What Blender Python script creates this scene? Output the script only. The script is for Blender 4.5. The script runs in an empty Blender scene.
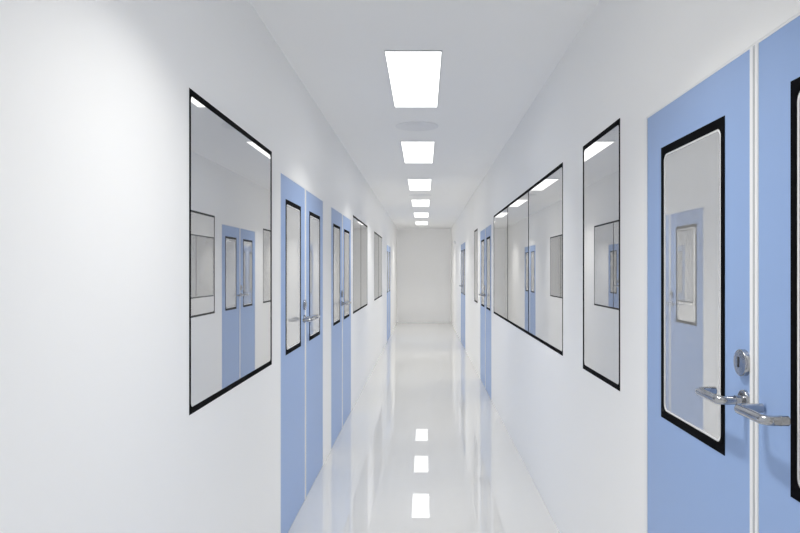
import bpy, bmesh, math
from mathutils import Vector, Matrix

S = bpy.context.scene
C = S.collection

# ------------------------------------------------------------------ sizes (metres)
W = 0.777            # half width of the corridor
EYE = 1.505          # camera height
HC = 2.70            # ceiling height
Y_END = 19.2         # far end wall
Y_BACK = -3.6        # unseen wall added behind the camera

# ------------------------------------------------------------------ materials
def principled(name, col, rough=0.5, metal=0.0, spec=0.5, bump=None):
    m = bpy.data.materials.new(name); m.use_nodes = True
    nt = m.node_tree; b = nt.nodes['Principled BSDF']
    b.inputs['Base Color'].default_value = (*col, 1)
    b.inputs['Roughness'].default_value = rough
    b.inputs['Metallic'].default_value = metal
    b.inputs['Specular IOR Level'].default_value = spec
    if bump:
        scale, strength = bump
        tc = nt.nodes.new('ShaderNodeTexCoord'); n = nt.nodes.new('ShaderNodeTexNoise')
        n.inputs['Scale'].default_value = scale; n.inputs['Detail'].default_value = 2
        bp = nt.nodes.new('ShaderNodeBump'); bp.inputs['Strength'].default_value = strength
        bp.inputs['Distance'].default_value = 0.002
        nt.links.new(tc.outputs['Object'], n.inputs['Vector'])
        nt.links.new(n.outputs['Fac'], bp.inputs['Height'])
        nt.links.new(bp.outputs['Normal'], b.inputs['Normal'])
    return m

def emission(name, col, strength):
    m = bpy.data.materials.new(name); m.use_nodes = True
    nt = m.node_tree; nt.nodes.clear()
    e = nt.nodes.new('ShaderNodeEmission'); o = nt.nodes.new('ShaderNodeOutputMaterial')
    e.inputs['Color'].default_value = (*col, 1); e.inputs['Strength'].default_value = strength
    nt.links.new(e.outputs[0], o.inputs[0])
    return m

def glass(name, reflect, tint, back):
    """mirror-like pane: clear reflection over the pale sheet seen behind it"""
    m = bpy.data.materials.new(name); m.use_nodes = True
    nt = m.node_tree; nt.nodes.clear()
    o = nt.nodes.new('ShaderNodeOutputMaterial'); mx = nt.nodes.new('ShaderNodeMixShader')
    d = nt.nodes.new('ShaderNodeBsdfDiffuse'); g = nt.nodes.new('ShaderNodeBsdfGlossy')
    g.inputs['Roughness'].default_value = 0.0
    g.inputs['Color'].default_value = (*tint, 1); d.inputs['Color'].default_value = (*back, 1)
    mx.inputs['Fac'].default_value = reflect
    nt.links.new(d.outputs[0], mx.inputs[1]); nt.links.new(g.outputs[0], mx.inputs[2])
    nt.links.new(mx.outputs[0], o.inputs[0])
    return m

M_WALL = principled('white_wall_panel', (0.93, 0.928, 0.922), 0.42, spec=0.4)
M_END = principled('pale_grey_end_panel', (0.95, 0.95, 0.955), 0.5, spec=0.3)
M_CEIL = principled('white_ceiling', (0.87, 0.87, 0.872), 0.6, spec=0.3)
M_FLOOR = principled('glossy_epoxy_floor', (0.67, 0.668, 0.66), 0.0)
M_FLOOR.node_tree.nodes['Principled BSDF'].inputs['IOR'].default_value = 2.8
M_BLUE = principled('blue_door_paint', (0.295, 0.43, 0.72), 0.35, spec=0.4)
M_WHITE = principled('white_profile', (0.88, 0.885, 0.89), 0.3)
M_BLACK = principled('black_gasket', (0.003, 0.003, 0.004), 0.7, spec=0.03)
M_SPACER = principled('pale_spacer', (0.80, 0.80, 0.80), 0.4)
M_STEEL = principled('brushed_steel', (0.43, 0.44, 0.465), 0.18, metal=1.0, bump=(300, 0.05))
M_SLOT = principled('dark_keyhole', (0.02, 0.022, 0.03), 0.5)
M_GAP = principled('grey_seal', (0.50, 0.51, 0.53), 0.6)
M_DISC = principled('grey_ceiling_plate', (0.76, 0.765, 0.785), 0.55)
M_LIGHT = emission('lit_diffuser', (1.0, 0.995, 0.985), 1.7)
M_WGLASS = glass('window_glass', 0.74, (0.95, 0.95, 0.952), (0.30, 0.30, 0.30))
M_DGLASS = glass('door_glass', 0.60, (0.98, 0.98, 0.98), (0.50, 0.50, 0.49))

# ------------------------------------------------------------------ helpers
def obj(name, bm, mats, parent=None, loc=None, smooth=None):
    if not isinstance(mats, (list, tuple)): mats = [mats]
    bmesh.ops.recalc_face_normals(bm, faces=bm.faces[:])
    me = bpy.data.meshes.new(name)
    if smooth is not None:
        for f in bm.faces: f.smooth = True
        for e in bm.edges:
            if len(e.link_faces) == 2 and e.calc_face_angle(0) > math.radians(smooth): e.smooth = False
    bm.to_mesh(me); bm.free()
    for m in mats: me.materials.append(m)
    o = bpy.data.objects.new(name, me); C.objects.link(o)
    if parent: o.parent = parent
    if loc: o.location = loc
    return o

def tag(o, label, cat, group=None, kind=None):
    o['label'] = label; o['category'] = cat
    if group: o['group'] = group
    if kind: o['kind'] = kind
    return o

def empty(name, loc, rz=0.0):
    o = bpy.data.objects.new(name, None); C.objects.link(o)
    o.empty_display_size = 0.1
    o.location = loc; o.rotation_euler = (0, 0, rz)
    return o

def add_box(bm, x0, x1, y0, y1, z0, z1, bevel=0.0, mat=0, seg=2):
    vs = [bm.verts.new((x, y, z)) for x in (x0, x1) for y in (y0, y1) for z in (z0, z1)]
    q = [(0, 1, 3, 2), (4, 6, 7, 5), (0, 4, 5, 1), (2, 3, 7, 6), (0, 2, 6, 4), (1, 5, 7, 3)]
    fs = [bm.faces.new([vs[i] for i in f]) for f in q]
    for f in fs: f.material_index = mat
    if bevel:
        es = list({e for f in fs for e in f.edges})
        r = bmesh.ops.bevel(bm, geom=es, offset=bevel, segments=seg, affect='EDGES', profile=0.5)
        for f in r['faces']: f.material_index = mat
    return bm

def slab_holes(x_front, x_back, y0, y1, z0, z1, holes, pocket=None):
    """upright slab in the y-z plane, front face at x_front; rectangular openings (through, or pockets to x=pocket)"""
    bm = bmesh.new()
    ys = sorted({y0, y1} | {h[0] for h in holes} | {h[1] for h in holes})
    zs = sorted({z0, z1} | {h[2] for h in holes} | {h[3] for h in holes})
    cache = {}
    def v(x, y, z):
        k = (round(x, 5), round(y, 5), round(z, 5))
        if k not in cache: cache[k] = bm.verts.new(k)
        return cache[k]
    def inhole(y, z): return any(h[0] < y < h[1] and h[2] < z < h[3] for h in holes)
    deep = pocket if pocket is not None else x_back
    ny, nz = len(ys) - 1, len(zs) - 1
    hole = [[inhole((ys[i] + ys[i + 1]) / 2, (zs[j] + zs[j + 1]) / 2) for j in range(nz)] for i in range(ny)]
    for i in range(ny):
        for j in range(nz):
            a, b, c, d = ys[i], ys[i + 1], zs[j], zs[j + 1]
            h = hole[i][j]
            if not h:
                bm.faces.new([v(x_front, a, c), v(x_front, b, c), v(x_front, b, d), v(x_front, a, d)])
            elif pocket is not None:
                bm.faces.new([v(pocket, a, c), v(pocket, b, c), v(pocket, b, d), v(pocket, a, d)])
            if pocket is not None or not h:
                bm.faces.new([v(x_back, a, c), v(x_back, b, c), v(x_back, b, d), v(x_back, a, d)])
            # sides of openings
            def side(p, q, other):
                if h != other:
                    bm.faces.new([v(x_front, *p), v(x_front, *q), v(deep, *q), v(deep, *p)])
            if i + 1 < ny: side((b, c), (b, d), hole[i + 1][j])
            if j + 1 < nz: side((a, d), (b, d), hole[i][j + 1])
            # outer rim
            for cond, p, q in ((i == 0, (a, c), (a, d)), (i == ny - 1, (b, c), (b, d)), (j == 0, (a, c), (b, c)), (j == nz - 1, (a, d), (b, d))):
                if cond:
                    x0 = pocket if (h and pocket is not None) else x_front
                    if h and pocket is None: continue
                    bm.faces.new([v(x0, *p), v(x0, *q), v(x_back, *q), v(x_back, *p)])
    return bm

def ring(x0, x1, y0, y1, z0, z1, border, rad, n=6, bm=None, mat=0, up=None):
    """rectangular frame with rounded inner corners, between planes x0 and x1"""
    bm = bm or bmesh.new()
    up = border if up is None else up
    iy0, iy1, iz0, iz1 = y0 + up, y1 - up, z0 + border, z1 - border
    pts = []
    for (cy, cz, a0, oc) in ((iy1 - rad, iz1 - rad, 0, (y1, z1)), (iy0 + rad, iz1 - rad, 90, (y0, z1)),
                             (iy0 + rad, iz0 + rad, 180, (y0, z0)), (iy1 - rad, iz0 + rad, 270, (y1, z0))):
        for k in range(n + 1):
            a = math.radians(a0 + 90 * k / n)
            pts.append(((cy + rad * math.cos(a), cz + rad * math.sin(a)), oc))
    outer = {}
    def ov(x, oc):
        k = (x, oc)
        if k not in outer: outer[k] = bm.verts.new((x, *oc))
        return outer[k]
    inn = {x: [bm.verts.new((x, *p[0])) for p in pts] for x in (x0, x1)}
    N = len(pts); fs = []
    for i in range(N):
        j = (i + 1) % N
        for x in (x0, x1):
            a, b = ov(x, pts[i][1]), ov(x, pts[j][1])
            if a is b: fs.append(bm.faces.new([inn[x][i], inn[x][j], a]))
            else: fs.append(bm.faces.new([inn[x][i], inn[x][j], b, a]))
        fs.append(bm.faces.new([inn[x0][i], inn[x0][j], inn[x1][j], inn[x1][i]]))
        if pts[i][1] != pts[j][1]:
            fs.append(bm.faces.new([ov(x0, pts[i][1]), ov(x0, pts[j][1]), ov(x1, pts[j][1]), ov(x1, pts[i][1])]))
    for f in fs: f.material_index = mat
    return bm

def add_disc(bm, cx, cy, cz, r, depth, axis='x', n=40, bev=0.0, mat=0):
    """disc standing on plane cx, growing towards -x (or -z) by depth, with a rounded front edge"""
    prof = [(r, 0.0), (r, depth - bev)]
    if bev:
        for k in range(1, 5):
            a = math.radians(90 * k / 4)
            prof.append((r - bev + bev * math.cos(a), depth - bev + bev * math.sin(a)))
    rows = []
    for (rr, d) in prof:
        row = []
        for k in range(n):
            a = 2 * math.pi * k / n
            if axis == 'x': row.append(bm.verts.new((cx - d, cy + rr * math.cos(a), cz + rr * math.sin(a))))
            else: row.append(bm.verts.new((cx + rr * math.cos(a), cy + rr * math.sin(a), cz - d)))
        rows.append(row)
    fs = []
    for p, q in zip(rows, rows[1:]):
        for k in range(n):
            fs.append(bm.faces.new([p[k], p[(k + 1) % n], q[(k + 1) % n], q[k]]))
    fs.append(bm.faces.new(rows[-1])); fs.append(bm.faces.new(rows[0][::-1]))
    for f in fs: f.material_index = mat
    return bm

def add_tube(bm, path, r, n=20, mat=0, capbev=0.0):
    """round bar along a polyline"""
    P = [Vector(p) for p in path]
    rings = []
    up = Vector((0, 0, 1))
    def mk(c, t, rr):
        s = t.cross(up).normalized(); u = s.cross(t).normalized()
        return [bm.verts.new(c + rr * (math.cos(2 * math.pi * k / n) * s + math.sin(2 * math.pi * k / n) * u)) for k in range(n)]
    T = []
    for i in range(len(P)):
        a = P[max(i - 1, 0)]; b = P[min(i + 1, len(P) - 1)]
        T.append((b - a).normalized())
    if capbev: rings.append(mk(P[0] , T[0], r - capbev))
    for i, p in enumerate(P):
        q = p
        if capbev and i == 0: q = p + T[0] * capbev
        if capbev and i == len(P) - 1: q = p - T[-1] * capbev
        rings.append(mk(q, T[i], r))
    if capbev: rings.append(mk(P[-1], T[-1], r - capbev))
    for p, q in zip(rings, rings[1:]):
        for k in range(n):
            bm.faces.new([p[k], p[(k + 1) % n], q[(k + 1) % n], q[k]]).material_index = mat
    bm.faces.new(rings[0][::-1]).material_index = mat; bm.faces.new(rings[-1]).material_index = mat
    return bm

def arc(c, r, a0, a1, z, n=8):
    return [(c[0] + r * math.cos(math.radians(a0 + (a1 - a0) * k / n)), c[1] + r * math.sin(math.radians(a0 + (a1 - a0) * k / n)), z) for k in range(n + 1)]

# ------------------------------------------------------------------ layout measured along the corridor
D_LEFT = [4.37, 6.34, 14.70]           # middles of the double doors
D_RIGHT = [1.57, 8.45, 13.30]
W_LEFT = [(2.205, 3.40, 1), (7.29, 9.14, 2), (10.42, 12.33, 2)]
W_RIGHT = [(2.64, 3.258, 1), (3.727, 7.43, 3), (9.66, 10.28, 1)]
DOOR_W, DOOR_H, JAMB = 1.506, 2.033, 0.03
WZ0, WZ1 = 1.024, 2.108

def holes(doors, wins):
    hs = [(c - DOOR_W / 2 - JAMB, c + DOOR_W / 2 + JAMB, -0.03, DOOR_H + 0.006) for c in doors]
    return hs + [(a, b, WZ0, WZ1) for a, b, n in wins]

# ------------------------------------------------------------------ the shell
def struct(name, bm, mat, label, cat, smooth=None):
    o = obj(name, bm, mat, smooth=smooth)
    tag(o, label, cat, kind='structure')
    return o

struct('wall_left', slab_holes(-W, -W - 0.16, Y_BACK, Y_END, -0.03, HC, holes(D_LEFT, W_LEFT), pocket=-W - 0.09), M_WALL,
       'long white panel wall on the left of the corridor', 'wall')
struct('wall_right', slab_holes(W, W + 0.16, Y_BACK, Y_END, -0.03, HC, holes(D_RIGHT, W_RIGHT), pocket=W + 0.09), M_WALL,
       'long white panel wall on the right of the corridor', 'wall')
bm = add_box(bmesh.new(), -W - .16, W + .16, Y_END, Y_END + .15, 0, HC)
struct('wall_far', bm, M_END, 'blank pale grey end wall closing the corridor', 'wall')
bm = add_box(bmesh.new(), -W - .16, W + .16, Y_BACK - .15, Y_BACK, 0, HC)  # out of view; added to keep the corridor's light enclosed
struct('wall_light_closure', bm, M_WALL, 'unseen white wall added behind the camera to close in the light', 'wall')
bm = add_box(bmesh.new(), -W - .16, W + .16, Y_BACK - .15, Y_END + .15, -0.12, 0)
struct('floor', bm, M_FLOOR, 'glossy pale grey floor mirroring lights and doors', 'floor')
bm = add_box(bmesh.new(), -W - .16, W + .16, Y_BACK - .15, Y_END + .15, HC, HC + .12)
struct('ceiling', bm, M_CEIL, 'smooth pale grey ceiling over the corridor', 'ceiling')

# ------------------------------------------------------------------ windows
def glazing(bm, y0, y1, z0, z1, xf, d):
    """sealed glass unit: glass face, pale spacer around its edge and behind"""
    add_box(bm, xf, xf + d, y0, y1, z0, z1)
    bm.faces.ensure_lookup_table()
    for f in bm.faces[-6:]:
        c = f.calc_center_median()
        if abs(c.x - xf) < 1e-5: f.material_index = 0
        else: f.material_index = 1
    return bm

def window(k, side, y0, y1, n, label):
    """local -x points into the corridor"""
    c = (y0 + y1) / 2; w = y1 - y0; h = WZ1 - WZ0
    root = empty('window_%d' % k, (side * W, c, WZ0), 0 if side > 0 else math.pi)
    tag(root, label, 'window', 'flush black-edged corridor windows', 'structure')
    B = 0.021
    obj('window_frame', ring(-0.0008, 0.003, -w / 2, w / 2, 0, h, B, 0.018, up=0.016), M_BLACK, root)
    pw = w / n
    for i in range(n):
        a, b = -w / 2 + i * pw, -w / 2 + (i + 1) * pw
        if i == 0: a += 0.004
        if i == n - 1: b -= 0.004
        if i > 0: a += 0.0005
        if i < n - 1: b -= 0.0005
        bm = glazing(bmesh.new(), a, b, 0.004, h - 0.004, 0.0008, 0.024)
        obj('pane', bm, [M_WGLASS, M_SPACER], root)
    for i in range(1, n):
        y = -w / 2 + i * pw
        bm = add_box(bmesh.new(), -0.0006, 0.0007, y - 0.008, y + 0.008, B, h - B)
        obj('mullion', bm, M_BLACK, root)
    return root

WL = ['large single-pane black-framed window nearest on the left wall, before the first blue doors',
      'two-pane black-edged window just past the second blue doors on the left wall',
      'two-pane black-edged window last before the farthest blue doors on the left wall']
WR = ['narrow single-pane black-framed window beside the nearest blue double door, right wall',
      'long three-pane black-framed window in the right wall',
      'narrow black-edged window beyond the middle blue doors on the right wall']
for i, (a, b, n) in enumerate(W_LEFT): window(i + 1, -1, a, b, n, WL[i])
for i, (a, b, n) in enumerate(W_RIGHT): window(i + 4, 1, a, b, n, WR[i])

# ------------------------------------------------------------------ doors
LEAF_W = 0.734; MEET = 0.038
def lever(sgn, y, z, face):
    """return-to-door bar handle: neck, grip, return end; sgn = direction of the grip along y"""
    r = 0.0107; out = face - 0.064; L = 0.129; br = 0.017
    y2 = y + sgn * L
    p = [(face - 0.004, y, z), (out + br, y, z)]
    p += [(out + br - br * math.sin(math.radians(90 * k / 7)), y + sgn * (br - br * math.cos(math.radians(90 * k / 7))), z) for k in range(1, 8)]
    p += [(out, y2 - sgn * br, z)]
    p += [(out + br - br * math.cos(math.radians(90 * k / 7)), y2 - sgn * (br - br * math.sin(math.radians(90 * k / 7))), z) for k in range(1, 8)]
    p += [(face - 0.016, y2, z)]
    bm = add_tube(bmesh.new(), p, r, n=24, capbev=0.0015)
    if sgn > 0: add_tube(bm, [(face - 0.008, y, z), (face - 0.026, y, z)], r + 0.0012, n=24)
    # thin collar where the return end is capped
    add_tube(bm, [(face - 0.034, y2, z), (face - 0.0325, y2, z)], r + 0.0005, n=24)
    return bm

def door(k, side, c, label, handles=True):
    root = empty('door_%d' % k, (side * W, c, 0), 0 if side > 0 else math.pi)
    tag(root, label, 'door', 'blue double doors along the corridor', 'structure')
    hw = DOOR_W / 2
    # white frame set in the wall
    bm = bmesh.new()
    for s in (-1, 1):
        a, b = sorted((s * (hw + 0.002), s * (hw + JAMB)))
        add_box(bm, -0.0005, 0.07, a, b, 0, DOOR_H + 0.006, bevel=0.001)
    add_box(bm, 0.0015, 0.07, -hw - 0.002, hw + 0.002, DOOR_H + 0.0003, DOOR_H + 0.006)
    obj('door_frame', bm, M_WHITE, root)
    face = 0.002
    for s in (1, -1):
        # s=+1: leaf on the +y side, which carries the lock
        a, b = sorted((s * MEET / 2, s * hw))
        wy0 = s * (MEET / 2 + 0.136); wy1 = wy0 + s * 0.463
        wa, wb = sorted((wy0, wy1)); wz0, wz1 = 1.024, 1.905
        leaf = obj('door_leaf', slab_holes(face, face + 0.045, a, b, 0.004, DOOR_H, [(wa, wb, wz0, wz1)]), M_BLUE, root)
        obj('window_gasket', ring(face - 0.0012, face + 0.004, wa, wb, wz0, wz1, 0.026, 0.022, up=0.023), M_BLACK, leaf)
        bm = glazing(bmesh.new(), wa + 0.021, wb - 0.021, wz0 + 0.024, wz1 - 0.024, face + 0.0015, 0.038)
        obj('glass_pane', bm, [M_DGLASS, M_SPACER], leaf)
        o = obj('glazing_bead', ring(face + 0.0002, face + 0.0014, wa + 0.022, wb - 0.022, wz0 + 0.025, wz1 - 0.025, 0.0065, 0.02, up=0.008), M_SPACER, leaf)
        o['label'] = 'pale inner edge'
        # meeting edge profile
        if s > 0:
            add = add_box(bmesh.new(), face - 0.004, face + 0.045, 0.003, MEET / 2, 0.004, DOOR_H, bevel=0.003, seg=3)
            add_box(add, face - 0.0035, face + 0.040, -0.005, 0.003, 0.004, DOOR_H, mat=1)
        else:
            add = add_box(bmesh.new(), face - 0.004, face + 0.045, -MEET / 2, -0.0055, 0.004, DOOR_H, bevel=0.003, seg=3)
        o = obj('edge_profile', add, [M_WHITE, M_GAP], leaf, smooth=50); o['label'] = 'white meeting edge'
        hy = s * (MEET / 2 + 0.026); hz = 1.189
        if not handles: continue
        o = obj('lever_handle', lever(s, hy, hz, face), M_STEEL, leaf, smooth=40); o['label'] = 'steel bar handle'
        if s > 0: o = obj('handle_rosette', add_disc(bmesh.new(), face, hy, hz, 0.026, 0.009, bev=0.003), M_STEEL, leaf, smooth=40)
        if s > 0:
            bm = add_disc(bmesh.new(), face, hy + 0.004, 1.280, 0.0325, 0.013, bev=0.002)
            add_box(bm, face - 0.0136, face - 0.012, hy + 0.005, hy + 0.0145, 1.268, 1.294, bevel=0.0005, mat=1)
            obj('lock_escutcheon', bm, [M_STEEL, M_SLOT], leaf, smooth=40)
    return root

DL = ['blue double door nearest on the left wall, just past the large single window',
      'second blue double door on the left wall, before the two-pane windows',
      'farthest blue double door on the left wall, near the end wall']
DR = ['large blue double door closest to the camera on the right wall',
      'blue double door just beyond the three-pane window on the right wall',
      'farthest blue double door on the right wall, near the end wall']
for i, c in enumerate(D_LEFT): door(i + 1, -1, c, DL[i], handles=i < 2)
for i, c in enumerate(D_RIGHT): door(i + 4, 1, c, DR[i])

# ------------------------------------------------------------------ ceiling lights
LX = -0.0585; LW = 0.308; LL = 1.245; L0 = 3.63; PITCH = 2.55
def light_parts(root):
    bm = bmesh.new()
    # thin tray edge around the diffuser
    for (x0, x1, y0, y1) in ((-LW/2-.004, -LW/2, -LL/2-.004, LL/2+.004), (LW/2, LW/2+.004, -LL/2-.004, LL/2+.004),
                             (-LW/2, LW/2, -LL/2-.004, -LL/2), (-LW/2, LW/2, LL/2, LL/2+.004)):
        add_box(bm, x0, x1, y0, y1, -0.006, 0.0)
    a = obj('light_frame', bm, M_GAP, root)
    b = obj('diffuser', add_box(bmesh.new(), -LW/2, LW/2, -LL/2, LL/2, -0.0045, -0.0005), M_LIGHT, root)
    return a, b
LIGHTS = {-2: 'lit rectangular ceiling panel behind the camera',
          -1: 'lit rectangular ceiling panel overhead beside the nearest blue door',
          0: 'largest lit rectangular ceiling panel, before the nearer round plate',
          1: 'lit ceiling panel just beyond the nearer round plate, second in line',
          2: 'lit ceiling panel just before the farther round plate, third in line',
          3: 'lit ceiling panel just beyond the farther round plate, fourth in line',
          4: 'lit ceiling panel second from the end wall, fifth in line',
          5: 'smallest lit ceiling panel, closest to the end wall'}
lamp = bpy.data.lights.new('panel_lamp', 'AREA'); lamp.shape = 'RECTANGLE'; lamp.size = 0.10; lamp.size_y = 0.4
lamp.energy = 9.0; lamp.spread = math.radians(110); lamp.color = (1.0, 0.982, 0.935)
first = None
for k, lab in LIGHTS.items():
    loc = (LX, L0 + k * PITCH + LL / 2, HC)
    r = empty('ceiling_light', loc)
    tag(r, lab, 'light', 'row of lit ceiling panels')
    lo = bpy.data.objects.new('panel_lamp', lamp); C.objects.link(lo); lo.parent = r; lo.location = (0, 0, -0.0065)
    if first is None:
        first = light_parts(r)
    else:
        for p in first:
            q = p.copy(); q.parent = r; C.objects.link(q)

# ------------------------------------------------------------------ round ceiling plates
for y, lab in ((5.54, 'flat grey round plate on the ceiling between the first two light panels'),
               (10.62, 'flat grey round plate on the ceiling between third and fourth light panels')):
    bm = add_disc(bmesh.new(), 0, 0, 0, 0.179, 0.004, axis='z', n=64, bev=0.002)
    add_disc(bm, 0, 0, -0.0038, 0.120, 0.002, axis='z', n=64, bev=0.0015)
    o = obj('ceiling_plate', bm, M_DISC, smooth=30, loc=(LX, y, HC))
    tag(o, lab, 'ceiling plate', 'round ceiling plates')

# ------------------------------------------------------------------ small fitting on the right wall near the end
bm = add_box(bmesh.new(), -0.035, 0, -0.10, 0.10, -0.04, 0.04, bevel=0.012, seg=3)
o = obj('wall_fitting', bm, M_WHITE, smooth=40, loc=(W, 16.7, 2.20))
tag(o, 'small pale fitting high on the right wall near the corridor end', 'wall fitting')

# ------------------------------------------------------------------ world, camera, view
w = bpy.data.worlds.new('world'); S.world = w; w.use_nodes = True
w.node_tree.nodes['Background'].inputs['Color'].default_value = (0.5, 0.5, 0.5, 1)
w.node_tree.nodes['Background'].inputs['Strength'].default_value = 0.2

cam = bpy.data.cameras.new('camera'); co = bpy.data.objects.new('camera', cam); C.objects.link(co)
co.location = (0, 0, EYE); co.rotation_euler = (math.pi / 2, 0, 0)
cam.sensor_fit = 'HORIZONTAL'; cam.sensor_width = 36; cam.lens = 30.0
cam.shift_x = -24 / 800; cam.shift_y = 3.5 / 800
cam.clip_start = 0.02; cam.clip_end = 100
S.camera = co

S.view_settings.view_transform = 'Standard'; S.view_settings.look = 'None'
S.view_settings.gamma = 1; S.view_settings.use_curve_mapping = False
S.view_settings.exposure = 0.25
cy = S.cycles
cy.max_bounces = 16; cy.diffuse_bounces = 10; cy.glossy_bounces = 8; cy.transparent_max_bounces = 12
cy.caustics_reflective = True; cy.blur_glossy = 0.3; cy.caustics_refractive = False
